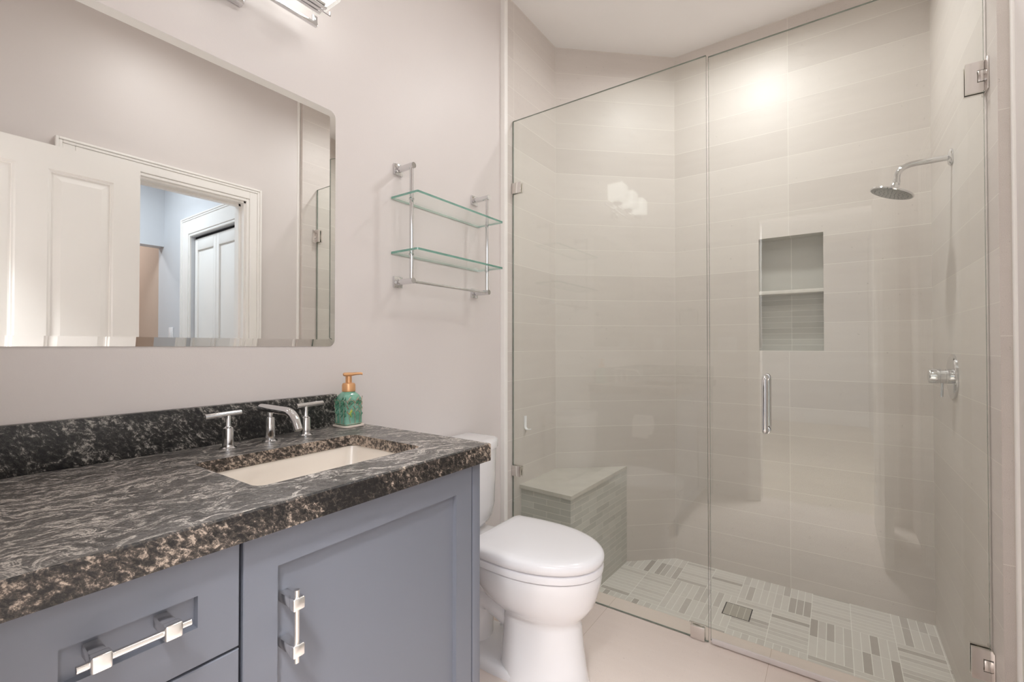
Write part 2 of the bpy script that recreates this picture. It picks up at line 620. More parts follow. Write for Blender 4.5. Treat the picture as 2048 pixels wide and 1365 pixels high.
bm = B()
bbox(bm, XP - 0.05, XT + 0.004, 1.797, 1.824, 0.0, ZC - 0.001, 0.004)
struct('trim_1', bm, 'white_paint', 'thin white edge strip between plaster and shower tile, left', 'trim')

bm = B()
p0, p1 = Vector((0.0, 2.303, 0)), Vector((0.535, YB, 0))
nrm = Vector((-(p1 - p0).y, (p1 - p0).x, 0)).normalized() * 0.12
quad = [p0, p1, p1 + nrm, p0 + nrm]
prism(bm, [(q.x, q.y) for q in quad], -0.25, ZC)
dirc = (p1 - p0).normalized()
autouv(bm, lambda c, n: (c - p0).dot(dirc))
struct('wall_shower_corner', bm, 'tile_corner', 'angled limestone tiled wall across the shower corner', 'wall')

# rear wall with the recessed niche
NX0, NX1, NZ0, NZ1, ND = 0.980, 1.269, 1.104, 1.707, 0.09
bm = B()
xs, zs = [0.50, NX0, NX1, 1.80], [-0.25, NZ0, NZ1, ZC]
for i in range(3):
    for j in range(3):
        if i == 1 and j == 1:
            continue
        quv(bm, [(xs[i], YB, zs[j]), (xs[i + 1], YB, zs[j]), (xs[i + 1], YB, zs[j + 1]), (xs[i], YB, zs[j + 1])],
            [(xs[i], zs[j]), (xs[i + 1], zs[j]), (xs[i + 1], zs[j + 1]), (xs[i], zs[j + 1])])
yb = YB + ND
ZM = 1.415
quv(bm, [(NX0, yb, NZ0), (NX1, yb, NZ0), (NX1, yb, ZM), (NX0, yb, ZM)], [(NX0, NZ0), (NX1, NZ0), (NX1, ZM), (NX0, ZM)], 1)
quv(bm, [(NX0, yb, ZM), (NX1, yb, ZM), (NX1, yb, NZ1), (NX0, yb, NZ1)], [(NX0, ZM), (NX1, ZM), (NX1, NZ1), (NX0, NZ1)], 2)
for x in (NX0, NX1):
    quv(bm, [(x, YB, NZ0), (x, yb, NZ0), (x, yb, NZ1), (x, YB, NZ1)], [(1.0, NZ0), (1.09, NZ0), (1.09, NZ1), (1.0, NZ1)], 2)
for z in (NZ0, NZ1):
    quv(bm, [(NX0, YB, z), (NX1, YB, z), (NX1, yb, z), (NX0, yb, z)], [(NX0, 1.5), (NX1, 1.5), (NX1, 1.59), (NX0, 1.59)], 2)
box(bm, 0.50, 1.80, YB + 0.16, YB + 0.2, -0.25, ZC)
bmesh.ops.remove_doubles(bm, verts=bm.verts[:], dist=1e-5)
struct('wall_shower_back', bm, ['tile_back', 'tile_niche', 'tile_niche_big'], 'limestone tiled rear wall of the shower with niche', 'wall')

bm = B()
box(bm, XR, 1.80, 1.76, YB, -0.25, ZC)
lay = uvlay(bm)
for f in bm.faces:
    f.normal_update()
    if f.normal.y < -0.7:
        f.material_index = 1
autouv(bm, along_xy)
struct('wall_shower_right', bm, ['tile_right', 'tile_return'], 'limestone tiled wall at right of the shower', 'wall')

bm = B()
bbox(bm, XPR - 0.006, XPR + 0.02, 1.737, 1.7595, 0.0, ZC - 0.001, 0.006, 3)
struct('trim_2', bm, 'white_paint', 'rounded edge strip beside shower tile at far right', 'trim')

# right wall with a cased opening
OY0, OY1, OZ = 0.615, 1.398, 2.045
bm = B()
box(bm, XPR, XPR + 0.115, -0.16, OY0, -0.23, ZC)
box(bm, XPR, XPR + 0.115, OY1, 1.7595, -0.23, ZC)
box(bm, XPR, XPR + 0.115, OY0, OY1, OZ, ZC)
struct('wall_right', bm, 'plaster', 'pale plaster wall seen in the mirror with cased opening', 'wall')


def casing(bm, axis, fixed, sgn, a0, a1, top, wd=0.09):
    """stepped casing round an opening; axis 'y': opening runs along y on plane x=fixed, else along x on plane y=fixed"""
    def put(u0, u1, z0, z1, t0, t1):
        f0, f1 = sorted((fixed + sgn * t0, fixed + sgn * t1))
        if axis == 'y':
            bbox(bm, f0, f1, u0, u1, z0, z1, 0.003)
        else:
            bbox(bm, u0, u1, f0, f1, z0, z1, 0.003)
    for o0, o1, t in ((0.0, 0.018, 0.012), (0.018, wd - 0.026, 0.017), (wd - 0.026, wd - 0.012, 0.021), (wd - 0.012, wd, 0.025)):
        put(a0 - o1, a0 - o0, 0.0, top + o1, -0.001, t)
        put(a1 + o0, a1 + o1, 0.0, top + o1, -0.001, t)
        put(a0 - o0, a1 + o0, top + o0, top + o1, -0.001, t)


bm = B()
casing(bm, 'y', XPR, -1, OY0, OY1, OZ)
struct('trim_3', bm, 'white_paint', 'white stepped casing round the opening in the right wall', 'trim')
bm = B()
box(bm, XPR - 0.002, XPR + 0.12, OY1 - 0.012, OY1 + 0.001, 0, OZ)
box(bm, XPR - 0.002, XPR + 0.12, OY0 - 0.001, OY0 + 0.012, 0, OZ)
box(bm, XPR - 0.002, XPR + 0.12, OY0, OY1, OZ - 0.012, OZ + 0.001)
for yy in (OY0 + 0.012, OY1 - 0.024):
    box(bm, XPR + 0.04, XPR + 0.075, yy, yy + 0.012, 0, OZ - 0.012)
box(bm, XPR + 0.04, XPR + 0.075, OY0, OY1, OZ - 0.026, OZ - 0.012)
struct('trim_4', bm, 'white_paint', 'white jamb lining of the opening in the right wall', 'trim')

# end wall with the entrance the photograph is taken from
EX0, EX1 = 0.87, 1.565
bm = B()
box(bm, XP - 0.1, EX0, YE - 0.11, YE, -0.23, ZC)
box(bm, EX1, XPR + 0.1, YE - 0.11, YE, -0.23, ZC)
box(bm, EX0, EX1, YE - 0.11, YE, OZ, ZC)
struct('wall_front', bm, 'plaster', 'pale plaster end wall with the entrance', 'wall')
bm = B()
casing(bm, 'x', YE, 1, EX0, EX1, OZ, 0.08)
bmesh.ops.delete(bm, geom=[], context='VERTS')
struct('trim_5', bm, 'white_paint', 'white casing round the entrance in the end wall', 'trim')

# side passage beyond the right wall
XF = 3.38
bm = B()
box(bm, XPR + 0.115, 4.9, -0.6, 1.62, -0.1, 0.0)
struct('floor_passage', bm, 'wood', 'wooden floor of the side passage seen in the mirror', 'floor')
bm = B()
box(bm, XPR + 0.115, 4.9, -0.6, 1.62, 2.62, 2.7)
struct('ceiling_passage', bm, 'ceiling', 'ceiling of the side passage', 'ceiling')
bm = B()
box(bm, XPR + 0.115, XF + 0.1, -0.62, -0.55, 0, 2.62)
struct('wall_passage_front', bm, 'hall_paint', 'grey end wall of the side passage', 'wall')
bm = B()
BX0, BX1, BZ = 2.06, 2.813, 1.995
box(bm, XPR + 0.115, BX0, 1.5, 1.58, 0, 2.62)
box(bm, BX1, XF + 0.12, 1.5, 1.58, 0, 2.62)
box(bm, BX0, BX1, 1.5, 1.58, BZ, 2.62)
struct('wall_passage_back', bm, 'hall_paint', 'pale blue-grey wall of the passage around the closet', 'wall')
bm = B()
box(bm, XF, XF + 0.12, -0.55, 1.5, 1.985, 2.62)
box(bm, XF, XF + 0.12, -0.55, 0.55, 0, 1.985)
struct('wall_passage_far', bm, 'hall_paint', 'pale blue-grey header over the far opening of the passage', 'wall')
bm = B()
box(bm, 4.7, 4.8, -0.6, 1.62, 0, 2.62)
box(bm, XF + 0.12, 4.8, 1.5, 1.6, 0, 2.62)
box(bm, XF + 0.12, 4.8, -0.62, -0.52, 0, 2.62)
struct('wall_far_room', bm, 'warm_paint', 'warm beige wall of the room beyond the passage', 'wall')
bm = B()
casing(bm, 'x', 1.5, -1, BX0, BX1, BZ, 0.15)
struct('trim_6', bm, 'white_paint', 'white casing round the folding closet door', 'trim')

# folding closet door
fold = thing('door_2', 'white folding closet door with tall panels, reflected in the mirror', 'door', (BX0 + 0.375, 1.54, 0.01))
fold['kind'] = 'structure'
nleaf = 2
lw_ = (BX1 - BX0 - 0.012) / nleaf
for i in range(nleaf):
    a0 = BX0 + 0.004 + i * (lw_ + 0.004)
    a1 = a0 + lw_
    bm = B()
    ya, ybk = 1.525, 1.555
    for (u0, u1, z0, z1) in ((a0, a0 + 0.045, 0.01, BZ - 0.02), (a1 - 0.045, a1, 0.01, BZ - 0.02), (a0 + 0.045, a1 - 0.045, 1.885, BZ - 0.02),
                             (a0 + 0.045, a1 - 0.045, 0.95, 1.05), (a0 + 0.045, a1 - 0.045, 0.01, 0.2)):
        bbox(bm, u0, u1, ya, ybk, z0, z1, 0.002)
    bbox(bm, a0 + 0.044, a1 - 0.044, ya + 0.012, ybk - 0.008, 0.1, 1.95, 0.002)
    obj('door_leaf', bm, 'white_paint', fold)
bm = B()
box(bm, BX0, BX1, 1.53, 1.55, BZ - 0.016, BZ - 0.002)
obj('door_track', bm, 'dark', fold, label='dark track above the folding door')

sw = thing('light_switch', 'small white light switch on the passage wall beside closet casing', 'switch', (3.2, 1.5, 1.225))
bm = B(); bbox(bm, 3.155, 3.245, 1.493, 1.4995, 1.165, 1.285, 0.003); obj('cover_plate', bm, 'white_plastic', sw)
bm = B(); bbox(bm, 3.183, 3.217, 1.489, 1.4935, 1.192, 1.258, 0.002); obj('rocker', bm, 'white_plastic', sw)

# hall behind the camera
bm = B()
box(bm, -0.4, 2.4, -4.3, -0.16, -0.1, 0.0)
struct('floor_hall', bm, 'wood', 'wooden floor of the hall outside the entrance', 'floor')
bm = B()
box(bm, -0.4, 2.4, -4.3, -0.15, 2.62, 2.7)
struct('ceiling_hall', bm, 'ceiling', 'ceiling of the hall outside the entrance', 'ceiling')
bm = B()
box(bm, -0.4, 1.81, -4.4, -4.3, 0, 2.62)
box(bm, -0.5, -0.4, -4.4, -0.15, 0, 2.62)
box(bm, 1.70, 1.81, -4.3, -0.15, 0, 2.62)
box(bm, -0.5, XP - 0.1, -0.16, -0.1, 0, 2.62)
struct('wall_hall', bm, 'hall_paint', 'grey walls of the hall outside the entrance', 'wall')

# the entrance door, swung open against the right wall (seen in the mirror)
door = thing('door_1', 'open white panelled entrance door, reflected at left of the mirror', 'door', (1.53, 0.05, 0.012))
door['kind'] = 'structure'
DX0, DX1, DY0, DY1, DZ1 = 1.512, 1.547, 0.044, 0.805, 2.03
bm = B()
st = 0.103
rails = [(0.012, 0.24), (0.86, 1.02), (1.921, DZ1)]
for (y0, y1) in ((DY0, DY0 + st), (0.376, 0.473), (DY1 - st, DY1)):
    box(bm, DX0, DX1, y0, y1, 0.012, DZ1)
for (z0, z1) in rails:
    box(bm, DX0, DX1, DY0 + st, 0.376, z0, z1)
    box(bm, DX0, DX1, 0.473, DY1 - st, z0, z1)
obj('door_frame', bm, 'white_paint', door, smooth=False)
for (y0, y1) in ((DY0 + st, 0.376), (0.473, DY1 - st)):
    for (z0, z1) in ((0.24, 0.86), (1.02, 1.921)):
        bm = B()
        for sx in (0, 1):
            face = DX0 if sx == 0 else DX1
            inn = 1 if sx == 0 else -1
            prof = [(0.0, 0.0), (0.006, 0.004), (0.012, 0.004), (0.014, 0.010), (0.02, 0.010), (0.045, 0.003)]
            loops = []
            for ins, dep in prof:
                x = face + inn * dep
                loops.append([(x, y0 + ins, z0 + ins), (x, y1 - ins, z0 + ins), (x, y1 - ins, z1 - ins), (x, y0 + ins, z1 - ins)])
            vr = rings(bm, loops, cap=False)
            bm.faces.new(vr[-1])
        obj('door_panel', bm, 'white_paint', door, smooth=False)
# ------------------------------------------------------------------ ceiling downlights


def downlight(name, xy, label):
    t = thing(name, label, 'ceiling light', (xy[0], xy[1], ZC), 'recessed ceiling downlights')
    bm = B()
    lathe(bm, (xy[0], xy[1], ZC - 0.0005), (0, 0, -1), [(0, 0.095), (0.004, 0.095), (0.007, 0.088), (0.004, 0.074), (0.001, 0.072)], 32)
    obj('trim_ring', bm, 'white_plastic', t)
    bm = B()
    lathe(bm, (xy[0], xy[1], ZC - 0.001), (0, 0, -1), [(0, 0.071), (0.003, 0.071), (0.004, 0.06)], 32)
    obj('lens', bm, 'lens', t)


downlight('ceiling_downlight', CAN_POS, 'round recessed downlight in the ceiling above the toilet')
downlight('ceiling_downlight', FILL_CAN_POS, 'round recessed downlight added for fill in the ceiling near the entrance')
downlight('ceiling_downlight', SHOWER_CAN_POS, 'round recessed downlight in the ceiling over the shower')

# ------------------------------------------------------------------ wall mirror
MY0, MY1, MZ0, MZ1 = 0.128, 0.888, 1.128, 1.893
bm = B()
r = 0.022
rings_ = []
for ins, x in ((0.0, XP), (0.0, XP + 0.0025), (0.022, XP + 0.0052)):
    q = rrect(MY0 + ins, MY1 - ins, MZ0 + ins, MZ1 - ins, max(r - ins * 0.75, 0.004), 6)
    rings_.append([(x, a, b) for a, b in q])
rings(bm, rings_)
mir = obj('wall_mirror', bm, 'mirror', None, smooth=False)
tag(mir, 'large frameless wall mirror with rounded corners above the vanity', 'mirror')

# ------------------------------------------------------------------ vanity light
LY = [0.335, 0.535, 0.735]
vl = thing('vanity_light', 'chrome wall light with three glowing square glass shades above the mirror', 'wall light', (XP, 0.535, 2.11))
bm = B(); bbox(bm, XP, XP + 0.022, 0.475, 0.595, 2.06, 2.18, 0.003); obj('wall_plate', bm, 'chrome', vl)
bm = B()
bbox(bm, 0.020, 0.032, 0.275, 0.792, 2.100, 2.112, 0.002)
for y in (0.279, 0.788):
    bbox(bm, 0.022, 0.030, y - 0.012, y + 0.004, 2.104, 2.132, 0.001)
tube(bm, [(XP + 0.02, 0.535, 2.12), (0.026, 0.535, 2.108)], 0.01, 12)
obj('back_bar', bm, 'chrome', vl)
bm = B()
tube(bm, [(0.092, 0.277, 2.121), (0.092, 0.277, 2.109), (0.092, 0.793, 2.109), (0.092, 0.793, 2.121)], 0.0028, 8)
for y in (0.43, 0.64):
    tube(bm, [(0.026, y, 2.108), (0.092, y, 2.109)], 0.003, 8)
obj('front_rod', bm, 'chrome', vl)
for y in LY:
    bm = B()
    rings(bm, [[(a, b, z) for a, b in rrect(0.034 - e, 0.154 + e, y - 0.06 - e, y + 0.06 + e, 0.012, 4)] for z, e in
               ((2.128, -0.006), (2.131, -0.001), (2.136, 0.0), (2.243, 0.0), (2.247, -0.002), (2.249, -0.008))])
    s = obj('glass_shade', bm, 'shelf_glass', vl)
    bm = B()
    rings(bm, [[(a, b, z) for a, b in rrect(0.040 - e, 0.148 + e, y - 0.054 - e, y + 0.054 + e, 0.010, 4)] for z, e in
               ((2.133, -0.008), (2.136, -0.002), (2.141, 0.0), (2.238, 0.0), (2.241, -0.003), (2.243, -0.01))])
    obj('opal_core', bm, 'shade', s)
    bm = B()
    bbox(bm, 0.068, 0.116, y - 0.03, y + 0.03, 2.113, 2.127, 0.003)
    for dx in (-0.015, 0.0, 0.015):
        bbox(bm, 0.092 + dx - 0.005, 0.092 + dx + 0.005, y - 0.036, y + 0.036, 2.108, 2.1135, 0.001)
    obj('shade_clip', bm, 'chrome', s)

# ------------------------------------------------------------------ vanity cabinet
VY0, VY1, VX = -0.036, 0.942, 0.545
van = thing('vanity_cabinet', 'blue-grey shaker vanity cabinet under the black granite counter', 'cabinet', (0.26, 0.45, 0.0))
bm = B()
box(bm, XP + 0.002, VX - 0.022, VY0, VY1, 0.10, 0.62)
box(bm, XP + 0.002, VX - 0.022, VY0, 0.15, 0.62, 0.8255)
box(bm, XP + 0.002, VX - 0.022, 0.87, VY1, 0.62, 0.8255)
box(bm, XP + 0.002, 0.12, 0.15, 0.87, 0.62, 0.8255)
box(bm, VX - 0.05, VX - 0.022, 0.15, 0.87, 0.62, 0.8255)
box(bm, XP + 0.002, VX - 0.08, VY0, VY1, 0.0, 0.10)
obj('body', bm, 'cabinet', van, smooth=False)
bm = B()
bbox(bm, VX - 0.0222, VX, 0.9125, VY1, 0.0, 0.8255, 0.0012)
obj('end_stile', bm, 'cabinet', van)
bm = B()
bbox(bm, VX - 0.0222, VX, VY0, 0.0815, 0.0, 0.8255, 0.0012)
obj('filler_stile', bm, 'cabinet', van)
bm = B()
box(bm, VX - 0.0225, VX - 0.0215, 0.08, 0.915, 0.10, 0.8255)  # thin dark sheet, paints the shade seen between the cabinet fronts
obj('gap_shade_sheet', bm, 'dark', van, smooth=False, label='dark sheet painting shade into the gaps between door and drawers')


def shaker(bm, y0, y1, z0, z1, py0, py1, pz0, pz1, dep=0.011, edge=0.0012):
    """flat front with one recessed panel, made as nested loops"""
    xf, xb = VX, VX - 0.02
    L = lambda x, a, b, c, d: [(x, a, c), (x, b, c), (x, b, d), (x, a, d)]
    e = 0.0015
    vr = rings(bm, [L(xb, y0, y1, z0, z1), L(xf - e, y0, y1, z0, z1), L(xf, y0 + e, y1 - e, z0 + e, z1 - e),
                    L(xf, py0, py1, pz0, pz1), L(xf - dep, py0 + edge, py1 - edge, pz0 + edge, pz1 - edge)], cap=False)
    bm.faces.new(vr[-1])
    bm.faces.new(vr[0][::-1])


bm = B()
shaker(bm, 0.3515, 0.9085, 0.105, 0.8235, 0.406, 0.850, 0.16, 0.760)
cd = obj('cabinet_door', bm, 'cabinet', van, smooth=False)


def pull(bm_axis, cen, half, blk, parent, label):
    """bar pull carried by two square blocks; axis 'y' or 'z'"""
    def P(a, x, w=0.0):
        return (x, cen[0] + a, cen[1] + w) if bm_axis == 'y' else (x, cen[0] + w, cen[1] + a)
    bm = B()
    xb = VX - 0.011
    X = VX + 0.032
    pts = [P(-half, X), P(half, X)]
    tube(bm, pts, 0.0046, 14)
    h = obj('pull_handle', bm, 'satin', parent, label=label)
    for s in (-1, 1):
        bm = B()
        a = P(s * blk, 0)
        bbox(bm, xb, X + 0.003, a[1] - 0.0085, a[1] + 0.0085, a[2] - 0.0085, a[2] + 0.0085, 0.002)
        bbox(bm, X - 0.006, X + 0.009, a[1] - 0.0105, a[1] + 0.0105, a[2] - 0.0105, a[2] + 0.0105, 0.003, 3)
        obj('handle_post', bm, 'satin', h)


pull('z', (0.421, 0.664), 0.060, 0.0385, cd, 'upright nickel bar pull on the door')
bm = B()
shaker(bm, 0.0835, 0.3455, 0.6595, 0.8235, 0.140, 0.288, 0.716, 0.7625)
dr = obj('drawer', bm, 'cabinet', van, smooth=False)
pull('y', (0.2085, 0.7460), 0.059, 0.037, dr, 'level nickel bar pull on the drawer')
bm = B()
shaker(bm, 0.0835, 0.3455, 0.385, 0.6555, 0.140, 0.288, 0.44, 0.60)
dr = obj('drawer', bm, 'cabinet', van, smooth=False)
pull('y', (0.2085, 0.535), 0.059, 0.037, dr, 'level nickel bar pull on the drawer')
bm = B()
shaker(bm, 0.0835, 0.3455, 0.105, 0.381, 0.140, 0.288, 0.16, 0.325)
dr = obj('drawer', bm, 'cabinet', van, smooth=False)
pull('y', (0.2085, 0.25), 0.059, 0.037, dr, 'level nickel bar pull on the drawer')

# ------------------------------------------------------------------ countertop with the sink cut-out
ZT = 0.873
CX1, CY0, CY1 = 0.567, YE + 0.001, 0.960
SX0, SX1, SY0, SY1 = 0.170, 0.453, 0.416, 0.824
bm = B()
inner = rrect(SX0, SX1, SY0, SY1, 0.022, 6)
outer = [(CX1 - 0.003, CY1 - 0.003), (XP + 0.001, CY1 - 0.003), (XP + 0.001, CY0), (CX1 - 0.003, CY0)]
nI = len(inner)
per = nI // 4


def holed(z, mi):
    iv = [bm.verts.new((x, y, z)) for x, y in inner]
    ov = [bm.verts.new((x, y, z)) for x, y in outer]
    mids = [q * per + per // 2 for q in range(4)]
    for q in range(4):
        a, b = mids[q], mids[(q + 1) % 4]
        idx = []
        i = a
        while True:
            idx.append(i % nI)
            if i % nI == b:
                break
            i += 1
        f = bm.faces.new([ov[q]] + [iv[i] for i in idx] + [ov[(q + 1) % 4]])
        f.material_index = mi
    return iv, ov


t_iv, t_ov = holed(ZT, 0)
b_iv, b_ov = holed(ZT - 0.0295, 1)
for i in range(nI):
    j = (i + 1) % nI
    f = bm.faces.new((t_iv[i], t_iv[j], b_iv[j], b_iv[i])); f.material_index = 1
e0 = 0.003
low = [bm.verts.new(v) for v in ((CX1, CY1, ZT - e0), (XP + 0.001, CY1, ZT - e0), (XP + 0.001, CY0, ZT - e0), (CX1, CY0, ZT - e0))]
bot = [bm.verts.new(v) for v in ((CX1, CY1, 0.827), (XP + 0.001, CY1, 0.827), (XP + 0.001, CY0, 0.827), (CX1, CY0, 0.827))]
ins = [bm.verts.new(v) for v in ((CX1 - 0.018, CY1 - 0.018, 0.827), (XP + 0.001, CY1 - 0.018, 0.827), (XP + 0.001, CY0, 0.827), (CX1 - 0.018, CY0, 0.827))]
for a, b, mi in ((t_ov, low, 1), (low, bot, 1), (bot, ins, 1), (ins, b_ov, 1)):
    for i in range(4):
        j = (i + 1) % 4
        try:
            f = bm.faces.new((a[i], a[j], b[j], b[i])); f.material_index = mi
        except ValueError:
            pass
ct = obj('countertop', bm, ['granite_top', 'granite_edge'], None, smooth=False)
tag(ct, 'black leathered granite countertop with pale veins and a sink cut-out', 'countertop')

bm = B()
bbox(bm, XP + 0.0005, XT, YE + 0.001, 0.885, ZT + 0.0002, 0.974, 0.0015)
bs = obj('backsplash', bm, 'granite_back')
tag(bs, 'low black granite backsplash behind the faucet below the mirror', 'backsplash')
bm = B()
bbox(bm, XT + 0.0005, 0.55, YE + 0.0005, YE + 0.0175, ZT + 0.0002, 0.974, 0.0015)
ss = obj('side_splash', bm, 'granite_back')
tag(ss, 'low black granite side splash along the end wall', 'backsplash')

# ------------------------------------------------------------------ undermount sink
sk = thing('sink', 'white rectangular undermount sink set below the granite counter', 'sink', (0.31, 0.62, 0.70))
bm = B()
lv = [(0.004, ZT - 0.031, 0.024), (0.000, ZT - 0.05, 0.028), (-0.006, ZT - 0.10, 0.035), (-0.016, ZT - 0.135, 0.05), (-0.045, ZT - 0.150, 0.05), (-0.10, ZT - 0.155, 0.03)]
rs = [[(x, y, z) for x, y in rrect(SX0 - g, SX1 + g, SY0 - g, SY1 + g, rr, 6)] for g, z, rr in lv]
outs = [[(x, y, z) for x, y in rrect(SX0 - g, SX1 + g, SY0 - g, SY1 + g, rr, 6)] for g, z, rr in
        ((-0.09, ZT - 0.165, 0.03), (-0.01, ZT - 0.160, 0.05), (0.012, ZT - 0.10, 0.04), (0.018, ZT - 0.045, 0.03), (0.018, ZT - 0.031, 0.03))]
vr = rings(bm, [outs[0]] + outs[1:] + [rs[0]] + rs[1:], cap=True)
obj('basin', bm, 'basin', sk)
bm = B()
lathe(bm, (0.29, 0.62, ZT - 0.1548), (0, 0, 1), [(0, 0.024), (0.0015, 0.024), (0.003, 0.019), (0.0025, 0.012), (0.0035, 0.001)], 24)
obj('drain', bm, 'chrome', sk)

# ------------------------------------------------------------------ widespread faucet
FX = 0.072
fa = thing('faucet', 'chrome widespread sink faucet with two lever handles', 'faucet', (FX, 0.633, ZT))
bm = B()
lathe(bm, (FX, 0.633, ZT), (0, 0, 1), [(0, 0.019), (0.003, 0.019), (0.006, 0.0135), (0.055, 0.0125), (0.062, 0.0118), (0.065, 0.0115), (0.066, 0.0065), (0.082, 0.0065)], 28)
obj('spout_base', bm, 'chrome', fa)
bm = B()
sp = [(0.026, 0.633, 0.9605), (0.05, 0.633, 0.961)] + arc((0.155, 0.633, 0.9605), (0.185, 0.633, 0.960), (0.199, 0.633, 0.940), 8) + [(0.212, 0.633, 0.918)]
tube(bm, sp, [0.010, 0.0105] + [0.0108] * 9 + [0.0105], 20)
tube(bm, [(FX, 0.633, 0.945), (FX, 0.633, 0.960)], 0.008, 16)
obj('spout', bm, 'chrome', fa)
bm = B()
lathe(bm, (0.2115, 0.633, 0.9188), Vector((0.013, 0, -0.022)), [(0, 0.0085), (0.001, 0.0085), (0.0012, 0.004)], 18)
obj('aerator', bm, 'grey_panel', fa)
for y, s in ((0.530, -1), (0.735, 1)):
    bm = B()
    lathe(bm, (FX, y, ZT), (0, 0, 1), [(0, 0.019), (0.003, 0.019), (0.006, 0.0138), (0.012, 0.013), (0.046, 0.0128), (0.052, 0.012), (0.054, 0.008), (0.057, 0.006), (0.085, 0.006)], 28)
    hb = obj('handle_base', bm, 'chrome', fa)
    bm = B()
    tube(bm, [(FX, y - 0.052, ZT + 0.0845), (FX, y + 0.030, ZT + 0.0875)] if s < 0 else [(FX, y - 0.028, ZT + 0.0865), (FX, y + 0.053, ZT + 0.0885)], 0.0066, 16)
    obj('lever', bm, 'chrome', hb)

# ------------------------------------------------------------------ soap dispenser on its tray
BXc, BYc = 0.043, 0.897
tr = B()
rings(tr, [[(x, y, z) for x, y in rrect(BXc - 0.037 - e, BXc + 0.037 + e, BYc - 0.037 - e, BYc + 0.037 + e, 0.012, 4)] for z, e in
           ((ZT + 0.0003, -0.003), (ZT + 0.002, 0.0), (ZT + 0.0065, 0.001), (ZT + 0.008, -0.001), (ZT + 0.0072, -0.004))])
tro = obj('soap_tray', tr, 'tray')
tag(tro, 'small pale tray under the green soap bottle', 'tray')
zb = ZT + 0.0075
sd = thing('soap_dispenser', 'green foaming soap bottle with leaf relief and copper pump', 'soap dispenser', (BXc, BYc, zb))
bm = B()
R4 = lambda h, rr: rrect(BXc - h, BXc + h, BYc - h, BYc + h, min(rr, h * 0.999), 6)
prof = [(0.0, 0.028, 0.007), (0.003, 0.031, 0.008), (0.070, 0.031, 0.008), (0.082, 0.0305, 0.010), (0.092, 0.027, 0.014), (0.099, 0.022, 0.016), (0.104, 0.018, 0.017), (0.112, 0.0175, 0.0174)]
rings(bm, [[(x, y, zb + h) for x, y in R4(a, rr)] for h, a, rr in prof])
obj('bottle', bm, 'bottle', sd)
bm = B()
lathe(bm, (BXc, BYc, zb + 0.104), (0, 0, 1), [(0, 0.0195), (0.001, 0.0205), (0.020, 0.0205), (0.026, 0.018), (0.0275, 0.010), (0.028, 0.0095), (0.048, 0.0095)], 28)
obj('pump_collar', bm, 'copper', sd)
bm = B()
dn = Vector((0.62, 0.78, 0)).normalized()
sdn = Vector((-dn.y, dn.x, 0))
c0 = Vector((BXc, BYc, zb + 0.152))
out = []
for t, hw, h0, h1 in ((-0.017, 0.008, 0.003, 0.010), (-0.013, 0.0135, 0.0, 0.012), (0.0, 0.016, 0.0, 0.0125), (0.012, 0.013, 0.001, 0.012), (0.024, 0.009, 0.0035, 0.0125), (0.036, 0.0055, 0.0045, 0.0125), (0.042, 0.004, 0.003, 0.011)):
    p = c0 + dn * t
    out.append([p + sdn * (hw * math.copysign(abs(math.cos(a)) ** 0.6, math.cos(a))) + Vector((0, 0, (h0 + h1) / 2 + (h1 - h0) / 2 * math.sin(a))) for a in [2 * PI * i / 12 for i in range(12)]])
rings(bm, out)
obj('pump_head', bm, 'copper', sd)
# leaf relief on the two faces that show
rng = random.Random(3)
lf, wr, bd = B(), B(), B()


def on_face(face, u, v, out_=0.0):
    """face 0: looks to the camera's left (-y), face 1: looks into the room (+x); u in -1..1, v height"""
    if face == 0:
        return Vector((BXc + u * 0.029, BYc - 0.031 - out_, zb + v))
    return Vector((BXc + 0.031 + out_, BYc + u * 0.029, zb + v))


def leaf(bm, face, u, v, ang, ln, wd):
    n = 6
    L, Rr, mid = [], [], []
    for i in range(n + 1):
        t = i / n
        hw = wd * math.sin(PI * min(1, t * 0.97 + 0.015)) ** 0.8
        cx, cy = u + math.cos(ang) * ln * t / 0.029, v + math.sin(ang) * ln * t
        cx = max(-0.98, min(0.98, cx))
        px, py = -math.sin(ang) * hw / 0.029, math.cos(ang) * hw
        L.append(on_face(face, cx + px, cy + py, -0.0004)); Rr.append(on_face(face, cx - px, cy - py, -0.0004)); mid.append(on_face(face, cx, cy, 0.0018))
    vl_, vm, vr_ = [bm.verts.new(p) for p in L], [bm.verts.new(p) for p in mid], [bm.verts.new(p) for p in Rr]
    for i in range(n):
        bm.faces.new((vl_[i], vl_[i + 1], vm[i + 1], vm[i])); bm.faces.new((vm[i], vm[i + 1], vr_[i + 1], vr_[i]))


